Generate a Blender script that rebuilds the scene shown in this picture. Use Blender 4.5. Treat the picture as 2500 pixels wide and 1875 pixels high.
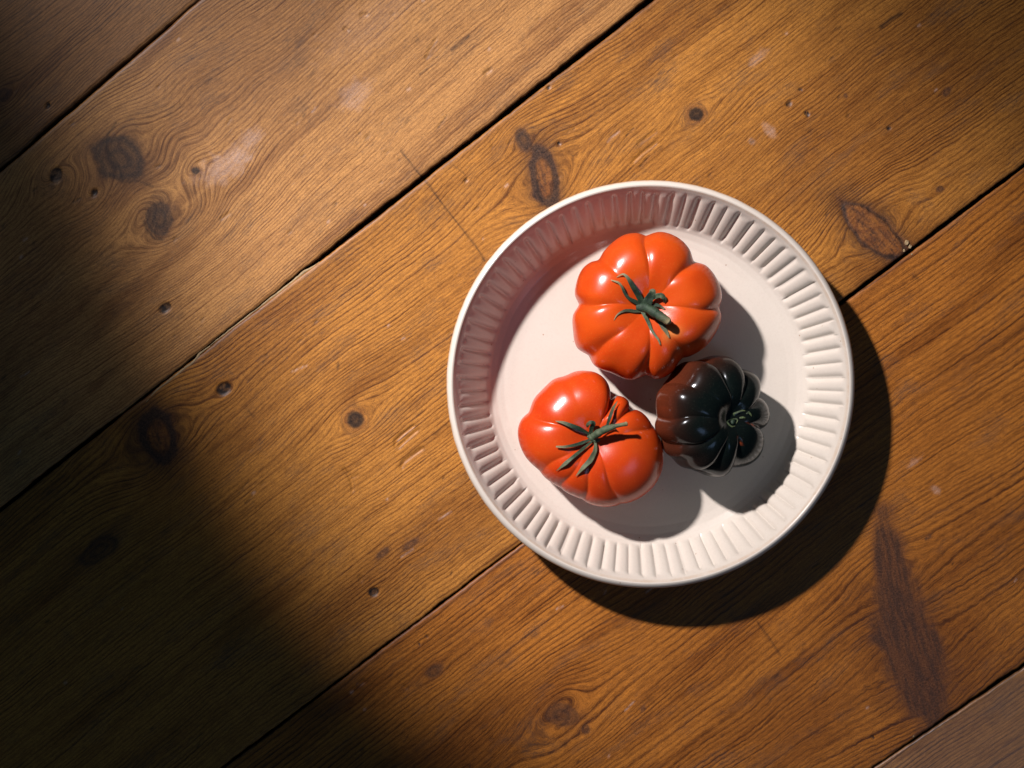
import bpy, math, random
import numpy as np
from mathutils import Vector, Matrix
from mathutils.bvhtree import BVHTree

# ------------------------------------------------------------------ camera, world, light
scene = bpy.context.scene
for o in list(bpy.data.objects):
    bpy.data.objects.remove(o)
COL = scene.collection
H = 1.10                      # camera height over the boards (m)
S = 0.27e-3                   # metres per photograph pixel on the boards
R = math.radians

cam_d = bpy.data.cameras.new("camera")
cam = bpy.data.objects.new("camera", cam_d)
COL.objects.link(cam)
cam.location = (0, 0, H)
cam_d.sensor_width = 36.0
cam_d.lens = 36.0 * H / (2500 * S)
cam_d.clip_start = 0.05
cam_d.clip_end = 50
scene.camera = cam

world = bpy.data.worlds.new("World")
scene.world = world
world.use_nodes = True
bg = world.node_tree.nodes["Background"]
bg.inputs[0].default_value = (0.26, 0.50, 0.80, 1)
bg.inputs[1].default_value = 0.056

def lamp(name, kind, loc, target, energy, color):
    d = bpy.data.lights.new(name, kind)
    d.energy = energy
    d.color = color
    o = bpy.data.objects.new(name, d)
    COL.objects.link(o)
    o.location = loc
    o.rotation_euler = (Vector(target) - Vector(loc)).to_track_quat('-Z', 'Y').to_euler()
    return o

def P(px, py, z=0.0):
    k = S * (H - z) / H
    return Vector(((px - 1250) * k, (937.5 - py) * k, z))

PLATE_C = P(1589, 938, 0.040); PLATE_C.z = 0
KEY_DIR = Vector((-0.724, 0.690, 0)) * math.cos(R(43.5)) + Vector((0, 0, math.sin(R(43.5))))
key_loc = PLATE_C + KEY_DIR * 2.6
key = lamp("key_spot", 'SPOT', key_loc, P(1350, 850), 590, (1.0, 0.89, 0.90))
key.data.spot_size = R(44)
key.data.spot_blend = 0.6
key.data.shadow_soft_size = 0.062


def beam_shape(lamp_ob):
    """the lamp's beam is cut by soft, uneven barn-door edges"""
    d = lamp_ob.data
    d.use_nodes = True
    t = d.node_tree
    em = t.nodes["Emission"]
    N = lambda k, **kw: [t.nodes.new(k)][0]
    tc = t.nodes.new('ShaderNodeTexCoord')
    sp = t.nodes.new('ShaderNodeSeparateXYZ'); t.links.new(tc.outputs['Normal'], sp.inputs[0])
    def M(op, a, b=0.0, c=0.0, clamp=False):
        n = t.nodes.new('ShaderNodeMath'); n.operation = op; n.use_clamp = clamp
        for k, v in enumerate((a, b, c)):
            if isinstance(v, bpy.types.NodeSocket): t.links.new(v, n.inputs[k])
            else: n.inputs[k].default_value = v
        return n.outputs[0]
    az = M('ABSOLUTE', sp.outputs[2])
    u = M('DIVIDE', sp.outputs[0], az); v = M('DIVIDE', sp.outputs[1], az)
    cb = t.nodes.new('ShaderNodeCombineXYZ'); t.links.new(u, cb.inputs[0]); t.links.new(v, cb.inputs[1])
    nz = t.nodes.new('ShaderNodeTexNoise'); nz.inputs['Scale'].default_value = 12.0; nz.inputs['Detail'].default_value = 1.5
    t.links.new(cb.outputs[0], nz.inputs['Vector'])
    wob = M('SUBTRACT', nz.outputs[0], 0.5)
    mw = lamp_ob.rotation_euler.to_matrix().transposed()
    def uv(px, py):
        q = mw @ (P(px, py) - lamp_ob.location)
        return q.x / abs(q.z), q.y / abs(q.z)
    total = None
    # (edge point a, edge point b, point inside, half softness px, level outside, wobble px)
    for a, b, ins, soft, lev, wb in BEAM:
        A = uv(*a); B = uv(*b); I = uv(*ins)
        nx, ny = -(B[1] - A[1]), B[0] - A[0]; L = math.hypot(nx, ny); nx /= L; ny /= L
        c = -(nx * A[0] + ny * A[1])
        if nx * I[0] + ny * I[1] + c < 0: nx, ny, c = -nx, -ny, -c
        px = math.dist(A, B) / math.dist(a, b)
        dd = M('ADD', M('ADD', M('MULTIPLY', u, nx), M('MULTIPLY', v, ny)), c)
        dd = M('ADD', dd, M('MULTIPLY', wob, wb * px * 2))
        mr = t.nodes.new('ShaderNodeMapRange'); mr.interpolation_type = 'SMOOTHERSTEP'
        t.links.new(dd, mr.inputs[0])
        mr.inputs[1].default_value = -soft * px; mr.inputs[2].default_value = soft * px
        mr.inputs[3].default_value = lev; mr.inputs[4].default_value = 1.0
        total = mr.outputs[0] if total is None else M('MULTIPLY', total, mr.outputs[0])
    t.links.new(total, em.inputs['Strength'])

BEAM = [((1230, 1790), (850, 1470), (1400, 900), 150, 0.0, 90),
        ((910, 1500), (340, 430), (1400, 900), 150, 0.03, 100),
        ((330, 560), (1050, -60), (1400, 900), 400, 0.27, 120),
        ((1720, -120), (2560, 500), (1400, 900), 520, 0.18, 100),
        ((2500, 900), (1500, 2150), (1400, 900), 900, 0.30, 0)]
beam_shape(key)  # shadow borders of the light pool are patterned into the emission, no object casts them

win = lamp("window_light", 'AREA', (0.86, -0.76, 1.50), (0.2, -0.2, 0.0), 1.6, (0.45, 0.62, 1.0))
win.data.shape = 'RECTANGLE'; win.data.size = 0.35; win.data.size_y = 0.5

scene.view_settings.view_transform = 'Standard'
scene.view_settings.look = 'None'
scene.view_settings.exposure = 0.0
scene.view_settings.gamma = 1.0
scene.render.engine = 'CYCLES'

# ------------------------------------------------------------------ helpers
def mesh_from(name, verts, faces, smooth=True):
    me = bpy.data.meshes.new(name)
    me.from_pydata([tuple(v) for v in verts], [], faces)
    me.update()
    if smooth:
        me.polygons.foreach_set("use_smooth", [True] * len(me.polygons))
    return me

def grid_mesh(name, V, closed_u=False, flip=False):
    """V: (nu, nv, 3) array -> quad mesh, fast"""
    nu, nv, _ = V.shape
    iu = np.arange(nu if closed_u else nu - 1)
    iv = np.arange(nv - 1)
    a, b = np.meshgrid(iu, iv, indexing='ij')
    a2 = (a + 1) % nu
    q = np.stack([a * nv + b, a2 * nv + b, a2 * nv + b + 1, a * nv + b + 1], -1).reshape(-1, 4)
    if flip: q = q[:, ::-1]
    me = bpy.data.meshes.new(name)
    me.vertices.add(nu * nv)
    me.vertices.foreach_set("co", V.reshape(-1).astype(np.float32))
    me.loops.add(q.size)
    me.loops.foreach_set("vertex_index", q.reshape(-1).astype(np.int32))
    me.polygons.add(len(q))
    me.polygons.foreach_set("loop_start", (np.arange(len(q)) * 4).astype(np.int32))
    me.polygons.foreach_set("loop_total", np.full(len(q), 4, np.int32))
    me.polygons.foreach_set("use_smooth", np.ones(len(q), bool))
    me.update(calc_edges=True)
    me.validate()
    return me

def link(name, me, mat, parent=None):
    o = bpy.data.objects.new(name, me)
    COL.objects.link(o)
    if mat: me.materials.append(mat)
    if parent: o.parent = parent
    return o

def thing(name, label, cat, loc, group=None):
    o = bpy.data.objects.new(name, None)
    COL.objects.link(o)
    o.location = loc
    o.empty_display_size = 0.02
    o["label"] = label; o["category"] = cat
    if group: o["group"] = group
    return o

def attr(me, name, arr):
    a = me.attributes.new(name, 'FLOAT', 'POINT')
    a.data.foreach_set("value", np.asarray(arr, np.float32).reshape(-1))

def _hash(ix, iy, seed):
    h = (ix * 374761393 + iy * 668265263 + seed * 982451653) & 0xFFFFFFFF
    h = ((h ^ (h >> 13)) * 1274126177) & 0xFFFFFFFF
    h = h ^ (h >> 16)
    return (h & 0xFFFFFF) / float(0xFFFFFF)

def vnoise(x, y, seed=0):
    x = np.asarray(x, float); y = np.asarray(y, float) + x * 0
    ix = np.floor(x).astype(np.int64); iy = np.floor(y).astype(np.int64)
    fx = x - ix; fy = y - iy
    fx = fx * fx * (3 - 2 * fx); fy = fy * fy * (3 - 2 * fy)
    a = _hash(ix, iy, seed); b = _hash(ix + 1, iy, seed)
    c = _hash(ix, iy + 1, seed); d = _hash(ix + 1, iy + 1, seed)
    return (a * (1 - fx) + b * fx) * (1 - fy) + (c * (1 - fx) + d * fx) * fy

def fbm(x, y, seed=0, n=4):
    s = 0; a = 0.5; t = 0
    for i in range(n):
        s = s + a * vnoise(x * 2 ** i, y * 2 ** i, seed + i * 17); t += a; a *= 0.5
    return s / t

def sstep(a, b, x):
    t = np.clip((x - a) / (b - a), 0, 1)
    return t * t * (3 - 2 * t)

class NT:
    """tiny node-tree writer"""
    def __init__(self, name):
        self.m = bpy.data.materials.new(name)
        self.m.use_nodes = True
        self.t = self.m.node_tree
        self.bsdf = self.t.nodes["Principled BSDF"]
    def n(self, kind, **kw):
        nd = self.t.nodes.new(kind)
        for k, v in kw.items(): setattr(nd, k, v)
        return nd
    def put(self, sock, v):
        if isinstance(v, bpy.types.NodeSocket): self.t.links.new(v, sock)
        else:
            if isinstance(v, (tuple, list)) and len(v) == 3 and sock.type == 'RGBA': v = (*v, 1)
            sock.default_value = v
    def math(self, op, a, b=0.0, c=0.0, clamp=False):
        nd = self.n('ShaderNodeMath', operation=op, use_clamp=clamp)
        self.put(nd.inputs[0], a); self.put(nd.inputs[1], b); self.put(nd.inputs[2], c)
        return nd.outputs[0]
    def at(self, name):
        return self.n('ShaderNodeAttribute', attribute_name=name).outputs['Fac']
    def vec(self, x, y, z=0.0):
        nd = self.n('ShaderNodeCombineXYZ')
        self.put(nd.inputs[0], x); self.put(nd.inputs[1], y); self.put(nd.inputs[2], z)
        return nd.outputs[0]
    def noise(self, v, scale=1.0, detail=2.0, rough=0.5, dist=0.0):
        nd = self.n('ShaderNodeTexNoise')
        if v is not None: self.put(nd.inputs['Vector'], v)
        nd.inputs['Scale'].default_value = scale
        nd.inputs['Detail'].default_value = detail
        nd.inputs['Roughness'].default_value = rough
        nd.inputs['Distortion'].default_value = dist
        return nd.outputs[0]
    def ramp(self, x, stops):
        nd = self.n('ShaderNodeValToRGB')
        cr = nd.color_ramp
        while len(cr.elements) < len(stops): cr.elements.new(0.5)
        for e, (p, c) in zip(cr.elements, stops):
            e.position = p
            e.color = (c, c, c, 1) if not isinstance(c, tuple) else (*c, 1)
        self.put(nd.inputs[0], x)
        return nd.outputs[0]
    def mix(self, f, a, b, blend='MIX'):
        nd = self.n('ShaderNodeMix', data_type='RGBA', blend_type=blend)
        self.put(nd.inputs[0], f); self.put(nd.inputs[6], a); self.put(nd.inputs[7], b)
        return nd.outputs[2]
    def set(self, **kw):
        for k, v in kw.items(): self.put(self.bsdf.inputs[k.replace('_', ' ')], v)
    def bump(self, h, strength, dist, normal=None):
        nd = self.n('ShaderNodeBump')
        nd.inputs['Strength'].default_value = strength
        nd.inputs['Distance'].default_value = dist
        self.put(nd.inputs['Height'], h)
        if normal is not None: self.put(nd.inputs['Normal'], normal)
        return nd.outputs[0]

# ------------------------------------------------------------------ materials
def wood_material(name, early, late, period, seed, bandk=1.0):
    w = NT(name)
    phi = w.at("grain"); al = w.at("along")           # both in mm
    # ring coordinate, unevenly spaced
    warp = w.noise(w.vec(w.math('MULTIPLY', phi, 0.030), w.math('MULTIPLY', al, 0.0016), seed), 1, 2, 0.5)
    p = w.math('ADD', w.math('MULTIPLY', phi, 1.0 / period), w.math('MULTIPLY', warp, 6.0))
    wob = w.noise(w.vec(w.math('MULTIPLY', phi, 0.25), w.math('MULTIPLY', al, 0.010), seed + 3), 1, 2, 0.5)
    p = w.math('ADD', p, w.math('MULTIPLY', wob, 0.34))
    fr = w.math('FRACT', p)
    ring = w.ramp(fr, [(0.0, 0.25), (0.12, 0.0), (0.40, 0.06), (0.62, 0.45), (0.78, 1.0), (0.90, 1.0), (1.0, 0.25)])
    fl = w.math('FLOOR', p)
    wn = w.n('ShaderNodeTexWhiteNoise', noise_dimensions='1D'); w.put(wn.inputs['W'], fl)
    amp = w.math('MULTIPLY_ADD', wn.outputs['Value'], 0.85, 0.55)
    patch = w.noise(w.vec(w.math('MULTIPLY', phi, 0.035), w.math('MULTIPLY', al, 0.008), seed + 9), 1, 3, 0.6)
    amp = w.math('MULTIPLY', amp, w.ramp(patch, [(0.3, 0.50), (0.62, 1.0)]))
    brk = w.noise(w.vec(w.math('MULTIPLY', phi, 1.6), w.math('MULTIPLY', al, 0.09), seed + 5), 1, 3, 0.6)
    amp = w.math('MULTIPLY', amp, w.ramp(brk, [(0.30, 0.50), (0.55, 1.0)]))
    ringf = w.math('MULTIPLY', ring, amp, clamp=True)
    # fine fibres and pores
    fib = w.noise(w.vec(w.math('MULTIPLY', phi, 2.2), w.math('MULTIPLY', al, 0.06), seed), 1, 4, 0.65)
    fine = w.noise(w.vec(w.math('MULTIPLY', phi, 1.9), w.math('MULTIPLY', al, 0.16), seed + 7), 1, 4, 0.75)
    hair = w.noise(w.vec(w.math('MULTIPLY', phi, 1.25), w.math('MULTIPLY', al, 0.018), seed + 61), 1, 2, 0.6)
    pore = w.ramp(w.noise(w.vec(w.math('MULTIPLY', phi, 1.7), w.math('MULTIPLY', al, 0.20), seed + 21), 1, 2, 0.5),
                  [(0.66, 0.0), (0.74, 1.0)])
    blot = w.noise(w.vec(w.math('MULTIPLY', phi, 0.02), w.math('MULTIPLY', al, 0.009), seed + 33), 1, 4, 0.6)
    col = w.mix(ringf, early, late)
    col = w.mix(w.ramp(fib, [(0.32, 0.35), (0.55, 0.0)]), col, late)
    col = w.mix(w.ramp(blot, [(0.38, 0.0), (0.72, 0.55)]), col, tuple(0.62 * a + 0.25 * b for a, b in zip(early, late)))
    col = w.mix(w.ramp(fine, [(0.30, 0.62), (0.50, 0.0)]), col, tuple(c * 0.7 for c in late))
    col = w.mix(w.ramp(hair, [(0.58, 0.0), (0.68, 0.55)]), col, tuple(c * 0.8 for c in late))
    col = w.mix(w.ramp(fine, [(0.52, 0.0), (0.72, 0.55)]), col, tuple(min(1, c * 1.35) for c in early))
    col = w.mix(w.math('MULTIPLY', pore, 0.45), col, (0.035, 0.022, 0.014))
    st = w.math('MULTIPLY', w.at("stain"), w.ramp(fib, [(0.30, 1.0), (0.70, 0.45)]), clamp=True)
    col = w.mix(st, col, w.mix(1.0, col, (0.34, 0.25, 0.22), 'MULTIPLY'))
    # blue-grey grime lying in the grain in places
    gr = w.noise(w.vec(w.math('MULTIPLY', phi, 0.06), w.math('MULTIPLY', al, 0.022), seed + 41), 1, 5, 0.65)
    grm = w.math('MULTIPLY', w.ramp(gr, [(0.52, 0.0), (0.74, 0.6)]), w.ramp(fine, [(0.4, 1.0), (0.6, 0.25)]))
    col = w.mix(grm, col, (0.065, 0.055, 0.045))
    # authored marks
    speck = w.noise(None, 1, 3, 0.7)
    tc = w.n('ShaderNodeTexCoord')
    sp = w.noise(tc.outputs['Object'], 900, 3, 0.7)
    pale = w.math('MULTIPLY', w.at("pale"), w.ramp(sp, [(0.3, 0.35), (0.6, 1.0)]))
    col = w.mix(pale, col, (0.60, 0.44, 0.36))
    core = w.at("core")
    col = w.mix(core, col, w.mix(w.ramp(sp, [(0.35, 0.0), (0.7, 1.0)]), (0.13, 0.045, 0.016), (0.27, 0.105, 0.036)))
    kn = w.math('MULTIPLY', w.at("dark"), w.ramp(sp, [(0.2, 1.0), (0.75, 0.72)]))
    col = w.mix(kn, col, w.mix(w.ramp(sp, [(0.4, 0.0), (0.7, 1.0)]), (0.014, 0.013, 0.013), (0.036, 0.031, 0.028)))
    col = w.mix(w.at("nick"), col, (0.012, 0.009, 0.008))
    gn = w.noise(tc.outputs['Object'], 1700, 2, 0.8)
    col = w.mix(1.0, col, w.ramp(gn, [(0.25, 0.42), (0.5, 0.93), (0.75, 1.10)]), 'MULTIPLY')
    w.set(Base_Color=col)
    rg = w.math('MULTIPLY_ADD', sp, 0.25, 0.34)
    rg = w.math('ADD', rg, w.math('MULTIPLY', ringf, -0.05))
    w.set(Roughness=rg)
    w.bsdf.inputs['Specular IOR Level'].default_value = 0.24 if bandk == 1.0 else bandk
    h = w.math('MULTIPLY_ADD', ringf, 0.30, w.math('MULTIPLY', fine, 0.5))
    h = w.math('ADD', h, w.math('MULTIPLY', pore, -0.8))
    h = w.math('ADD', h, w.math('MULTIPLY', sp, 0.35))
    w.set(Normal=w.bump(h, 0.40, 0.00009))
    return w.m

E1, L1 = (0.44, 0.225, 0.085), (0.165, 0.070, 0.026)
M_boards = [
    wood_material("pine_brown",  (0.40, 0.200, 0.066), (0.085, 0.038, 0.014), 2.2, 3.0),  # darker brown tint of the upper-left board
    wood_material("pine_pale",    (0.59, 0.300, 0.090), (0.175, 0.068, 0.020), 2.3, 11.0, 0.30),
    wood_material("pine_golden",  (0.53, 0.232, 0.040), (0.112, 0.036, 0.010), 2.6, 23.0),
    wood_material("pine_orange",  (0.49, 0.182, 0.025), (0.080, 0.024, 0.007), 3.4, 37.0),
    wood_material("pine_worn",    (0.46, 0.225, 0.060), (0.095, 0.040, 0.014), 2.4, 49.0, 0.75),
]

def simple(name, col, rough, spec=0.5):
    w = NT(name)
    tc = w.n('ShaderNodeTexCoord')
    nz = w.noise(tc.outputs['Object'], 400, 4, 0.7)
    w.set(Base_Color=w.mix(w.ramp(nz, [(0.3, 0.0), (0.75, 1.0)]), tuple(c * 0.7 for c in col), tuple(min(1, c * 1.25) for c in col)))
    w.set(Roughness=rough)
    w.bsdf.inputs['Specular IOR Level'].default_value = spec
    w.set(Normal=w.bump(nz, 0.4, 0.0003))
    return w.m

M_sub = simple("dark_subfloor", (0.012, 0.011, 0.010), 0.95, 0.1)  # near-black underlay seen through the gaps between boards
M_splinter = simple("bare_splintered_pine", (0.34, 0.25, 0.13), 0.7, 0.3)

def ceramic():
    w = NT("cream_glaze")
    tc = w.n('ShaderNodeTexCoord')
    ob = tc.outputs['Object']
    n1 = w.noise(ob, 25, 4, 0.6)
    n2 = w.noise(ob, 700, 3, 0.7)
    col = w.mix(w.ramp(n1, [(0.3, 0.0), (0.7, 1.0)]), (0.585, 0.550, 0.470), (0.618, 0.586, 0.505))
    col = w.mix(w.ramp(n2, [(0.30, 0.25), (0.5, 0.0)]), col, (0.50, 0.45, 0.38))
    vo = w.n('ShaderNodeTexVoronoi', feature='F1'); w.put(vo.inputs['Vector'], ob); vo.inputs['Scale'].default_value = 95
    col = w.mix(w.ramp(vo.outputs['Distance'], [(0.035, 0.75), (0.065, 0.0)]), col, (0.33, 0.22, 0.14))
    edge = w.math('MULTIPLY', w.at("edge"), w.ramp(w.noise(ob, 120, 4, 0.7), [(0.32, 0.25), (0.62, 1.0)]))
    col = w.mix(edge, col, (0.42, 0.27, 0.14))
    w.set(Base_Color=col)
    w.set(Roughness=w.math('MULTIPLY_ADD', n1, 0.14, 0.16))
    w.set(Normal=w.bump(n2, 0.10, 0.00015))
    w.bsdf.inputs['Specular IOR Level'].default_value = 0.45
    return w.m
M_cer = ceramic()

def tomato_red(name, a, b, seed):
    w = NT(name)
    tc = w.n('ShaderNodeTexCoord')
    ob = tc.outputs['Object']
    n1 = w.noise(ob, 45, 4, 0.6)
    n2 = w.noise(ob, 1100, 2, 0.6)
    col = w.mix(w.ramp(n1, [(0.3, 0.0), (0.7, 1.0)]), a, b)
    col = w.mix(w.ramp(n2, [(0.58, 0.0), (0.8, 0.45)]), col, (0.66, 0.16, 0.03))
    n3 = w.noise(ob, 14, 3, 0.5)
    col = w.mix(w.ramp(n3, [(0.45, 0.0), (0.75, 0.5)]), col, (0.66, 0.115, 0.010))
    col = w.mix(w.math('MULTIPLY', w.at("crease"), 0.30), col, (0.48, 0.085, 0.012))
    col = w.mix(w.math('MULTIPLY', w.at("scar"), 0.7), col, (0.75, 0.30, 0.08))
    w.set(Base_Color=col)
    w.set(Roughness=0.26)
    b_ = w.bsdf.inputs
    b_['Subsurface Weight'].default_value = 0.12
    b_['Subsurface Radius'].default_value = (1.0, 0.22, 0.08)
    b_['Subsurface Scale'].default_value = 0.004
    b_['Specular IOR Level'].default_value = 0.5
    w.set(Normal=w.bump(w.math('ADD', n2, w.math('MULTIPLY', n1, 3.0)), 0.08, 0.0004))
    return w.m

def tomato_black():
    w = NT("black_tomato_skin")
    tc = w.n('ShaderNodeTexCoord')
    ob = tc.outputs['Object']
    n1 = w.noise(ob, 40, 4, 0.6)
    n2 = w.noise(ob, 900, 3, 0.6)
    rip = w.math('ADD', w.at("ripe"), w.math('MULTIPLY', w.math('SUBTRACT', n1, 0.5), 0.35))
    f = w.ramp(rip, [(0.0, 0.0), (0.35, 0.12), (1.0, 1.0)])
    col = w.mix(f, (0.0035, 0.0060, 0.0052), (0.13, 0.026, 0.009))
    col = w.mix(w.ramp(n2, [(0.55, 0.0), (0.8, 0.35)]), col, w.mix(f, (0.02, 0.03, 0.02), (0.26, 0.075, 0.02)))
    col = w.mix(w.at("scar"), col, (0.42, 0.075, 0.020))
    w.set(Base_Color=col)
    w.set(Roughness=0.18)
    w.bsdf.inputs['Specular IOR Level'].default_value = 0.45
    w.bsdf.inputs['Specular Tint'].default_value = (0.50, 0.56, 0.58, 1)
    w.set(Normal=w.bump(w.math('ADD', n2, w.math('MULTIPLY', n1, 4.0)), 0.07, 0.0004))
    return w.m

def leaf_mat(name, dark, pale, tip=(0.34, 0.29, 0.14)):
    w = NT(name)
    tc = w.n('ShaderNodeTexCoord')
    n1 = w.noise(tc.outputs['Object'], 260, 4, 0.7)
    n2 = w.noise(tc.outputs['Object'], 1500, 3, 0.7)
    t = w.at("tip")
    col = w.mix(w.ramp(n1, [(0.35, 0.0), (0.65, 1.0)]), dark, pale)
    col = w.mix(w.math('MULTIPLY', t, 0.9), col, tip)
    col = w.mix(w.ramp(n2, [(0.55, 0.0), (0.75, 0.4)]), col, (0.09, 0.13, 0.07))
    w.set(Base_Color=col)
    w.set(Roughness=0.62)
    w.set(Normal=w.bump(w.math('ADD', n1, n2), 0.7, 0.0005))
    return w.m
M_red1 = tomato_red("orange_red_tomato_skin", (0.50, 0.046, 0.004), (0.58, 0.070, 0.005), 1)
M_red2 = tomato_red("red_tomato_skin", (0.49, 0.037, 0.004), (0.57, 0.056, 0.005), 2)
M_black = tomato_black()
M_leafd = leaf_mat("dark_green_calyx", (0.006, 0.020, 0.010), (0.022, 0.055, 0.024))
M_leafp = leaf_mat("grey_green_calyx", (0.025, 0.050, 0.024), (0.085, 0.12, 0.058))
M_leafm = leaf_mat("olive_dry_calyx", (0.015, 0.030, 0.012), (0.08, 0.12, 0.04), (0.14, 0.14, 0.05))
M_cut = simple("dry_cut_stem", (0.24, 0.21, 0.11), 0.7, 0.3)

# ------------------------------------------------------------------ floor
# seams in photograph pixels: (x0,y0,x1,y1), left to right
SEAMS = [(-600, 40, 500, -1000), (0, 415, 485, 0), (8, 1238, 1586, 0), (820, 1667, 2499, 405), (2132, 1875, 2499, 1625), (2900, 2360, 3300, 2100)]
# gap width along each seam by photograph x (px)
GAPS = [([0, 1], [10, 10]),
        ([0, 150, 330, 420, 445, 490], [12, 13, 12, 9, 4, 4]),
        ([0, 150, 280, 300, 500, 560, 700, 745, 800, 1000, 1250, 1590], [13, 13, 12, 6, 6, 6, 7, 13, 15, 15, 15, 18]),
        ([560, 820, 1000, 1275, 1500, 2060, 2250, 2500], [7, 7, 6, 5, 8, 13, 12, 12]),
        ([2100, 2280, 2330, 2500], [8, 9, 12, 12]),
        ([0, 1], [10, 10])]
WOB = [0, 1.3, 1.5, 1.5, 2.5, 1.5]

# knots: board, x, y, semi along image-angle axis, semi other, axis angle(deg, image y down), influence, kind
# kind: 'd' dark all through, 'r' dark ring with brown core, 'b' brown soft, 'h' hole
KN = [
 (1, 292, 387, 72, 58, 20, 118, 'd'), (1, 389, 534, 46, 34, 80, 92, 'd'), (1, 137, 427, 21, 14, -60, 30, 'h'),
 (1, 230, 471, 9, 6, -50, 12, 'h'), (1, 478, 417, 9, 8, 0, 16, 'n'), (1, 403, 751, 17, 12, -30, 10, 'h'),
 (2, 1330, 432, 92, 38, 78, 74, 'r'), (2, 1279, 345, 34, 20, 60, 30, 'd'), (2, 1364, 350, 5, 5, 0, 6, 'h'),
 (2, 1701, 279, 19, 18, 0, 30, 'n'), (2, 2130, 560, 112, 40, 43, 70, 'R'),
 (2, 548, 949, 20, 15, -30, 18, 'h'), (2, 868, 1024, 22, 23, 0, 40, 'n'), (2, 388, 1066, 74, 48, 72, 74, 'r'),
 (2, 912, 1446, 14, 11, -30, 8, 'h'), (2, 240, 1345, 60, 26, -35, 10, 'b'),
 (3, 1060, 1638, 22, 14, -35, 14, 'b'), (3, 1373, 1745, 42, 28, 10, 60, 'b'), (3, 1430, 1780, 11, 9, 60, 14, 'b'),
 (3, 2178, 1410, 180, 50, 80, 60, 's'), (3, 2225, 1590, 210, 88, 73, 80, 's'), (3, 2262, 1700, 95, 34, 70, 40, 'b'),
 (3, 1042, 1554, 4, 4, 0, 3, 'h'), (3, 1023, 1571, 4, 3, 90, 3, 'h'),
 (0, 8, 232, 26, 16, -50, 30, 'b'), (0, 117, 258, 8, 5, -60, 6, 'h'),
 (2, 1926, 253, 10, 6, -50, 6, 'h'), (2, 1970, 278, 7, 5, 50, 6, 'h'), (2, 1954, 218, 5, 3, 0, 4, 'h'),
 (2, 2312, 224, 13, 8, -50, 6, 'b'), (2, 2171, 313, 5, 4, 0, 3, 'h'), (2, 2295, 461, 9, 7, 0, 6, 'b'),
 (2, 1339, 214, 7, 4, -60, 4, 'h'), (2, 1137, 440, 6, 4, -50, 3, 'h'), (2, 2065, 234, 5, 5, 0, 3, 'b'),
 (3, 2266, 1312, 10, 5, -30, 3, 'b'), (2, 1000, 1330, 26, 8, -38, 3, 'b'), (2, 935, 1350, 18, 8, -38, 3, 'b'),
 (3, 1570, 1730, 9, 5, -60, 3, 'b'), (3, 2130, 1800, 5, 4, 0, 2, 'h'),
]
# strokes: polyline points px, half width px, channel, strength
ST = [
 ([(1103, 124), (1122, 106), (1145, 88)], 2.2, 'nick', 0.8), ([(1024, 181), (1042, 169)], 1.3, 'nick', 0.7),
 ([(990, 300), (999, 293)], 2.4, 'nick', 0.5), ([(1185, 178), (1196, 171)], 2.5, 'nick', 0.35), ([(1016, 101), (1022, 97)], 2.4, 'nick', 0.6),
 ([(2150, 66), (2172, 48), (2200, 33)], 4.0, 'nick', 0.85), ([(2040, 70), (2052, 66)], 2.5, 'nick', 0.5),
 ([(978, 367), (1010, 408), (1050, 455), (1090, 512), (1130, 560), (1160, 598), (1183, 636)], 1.3, 'nick', 0.75),
 ([(1100, 398), (1135, 425)], 0.9, 'nick', 0.5),
 ([(1848, 1517), (1872, 1550), (1905, 1600)], 1.3, 'nick', 0.75),
 ([(283, 300), (262, 330), (260, 365), (280, 385), (292, 410), (300, 440)], 1.8, 'nick', 0.7),
 ([(268, 425), (300, 445), (340, 442), (372, 455)], 1.6, 'nick', 0.6),
 ([(352, 540), (358, 560), (375, 580), (395, 584)], 2.2, 'nick', 0.8),
 ([(1313, 440), (1312, 470), (1325, 492)], 2.0, 'nick', 0.75),
 ([(870, 975), (890, 1000)], 1.5, 'nick', 0.0),
 ([(606, 1003), (620, 1018)], 2.0, 'nick', 0.5), ([(604, 690), (620, 682)], 2.0, 'nick', 0.3),
 ([(683, 598), (690, 590)], 2.0, 'nick', 0.5), ([(740, 285), (745, 278)], 2.0, 'nick', 0.5),
 ([(824, 900), (826, 888)], 2.5, 'nick', 0.75), ([(1060, 1060), (1092, 1035)], 2.2, 'nick', 0.45),
 ([(1018, 1015), (1030, 1004)], 2.0, 'nick', 0.5), ([(870, 1135), (880, 1128)], 1.6, 'nick', 0.4),
 ([(1893, 1653), (1899, 1647)], 3.0, 'nick', 0.6), ([(2270, 1468), (2276, 1463)], 3.0, 'nick', 0.5),
 ([(2340, 745), (2352, 735)], 1.8, 'nick', 0.4), ([(2230, 673), (2240, 680)], 3.2, 'nick', 0.55),
]
# dents pressed into the surface: polyline, half width px, depth mm
DENTS = [
 ([(966, 1090), (966, 1075), (985, 1058), (1010, 1040)], 4, 0.9), ([(972, 1093), (990, 1075), (1018, 1050)], 4, 0.8),
 ([(981, 1140), (984, 1128), (1005, 1112), (1030, 1095)], 4.5, 0.9),
 ([(838, 1145), (852, 1160), (859, 1178), (861, 1198)], 3.5, 0.8), ([(860, 1165), (872, 1160)], 2.5, 0.5),
 ([(1545, 395), (1565, 375), (1600, 350)], 4, 0.8), ([(1560, 350), (1600, 322)], 4, 0.6), ([(880, 1410), (882, 1418)], 5, 0.6),
 ([(1185, 178), (1196, 171)], 5, 0.8), ([(884, 38), (894, 36)], 5, 0.8), ([(842, 70), (848, 74)], 4, 0.8),
 ([(985, 1676), (992, 1680)], 5, 0.8), ([(878, 1670), (888, 1664)], 6, 1.0), ([(560, 520), (540, 535)], 3, 0.5),
 ([(1040, 140), (1065, 95)], 3, 0.4),
]
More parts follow.
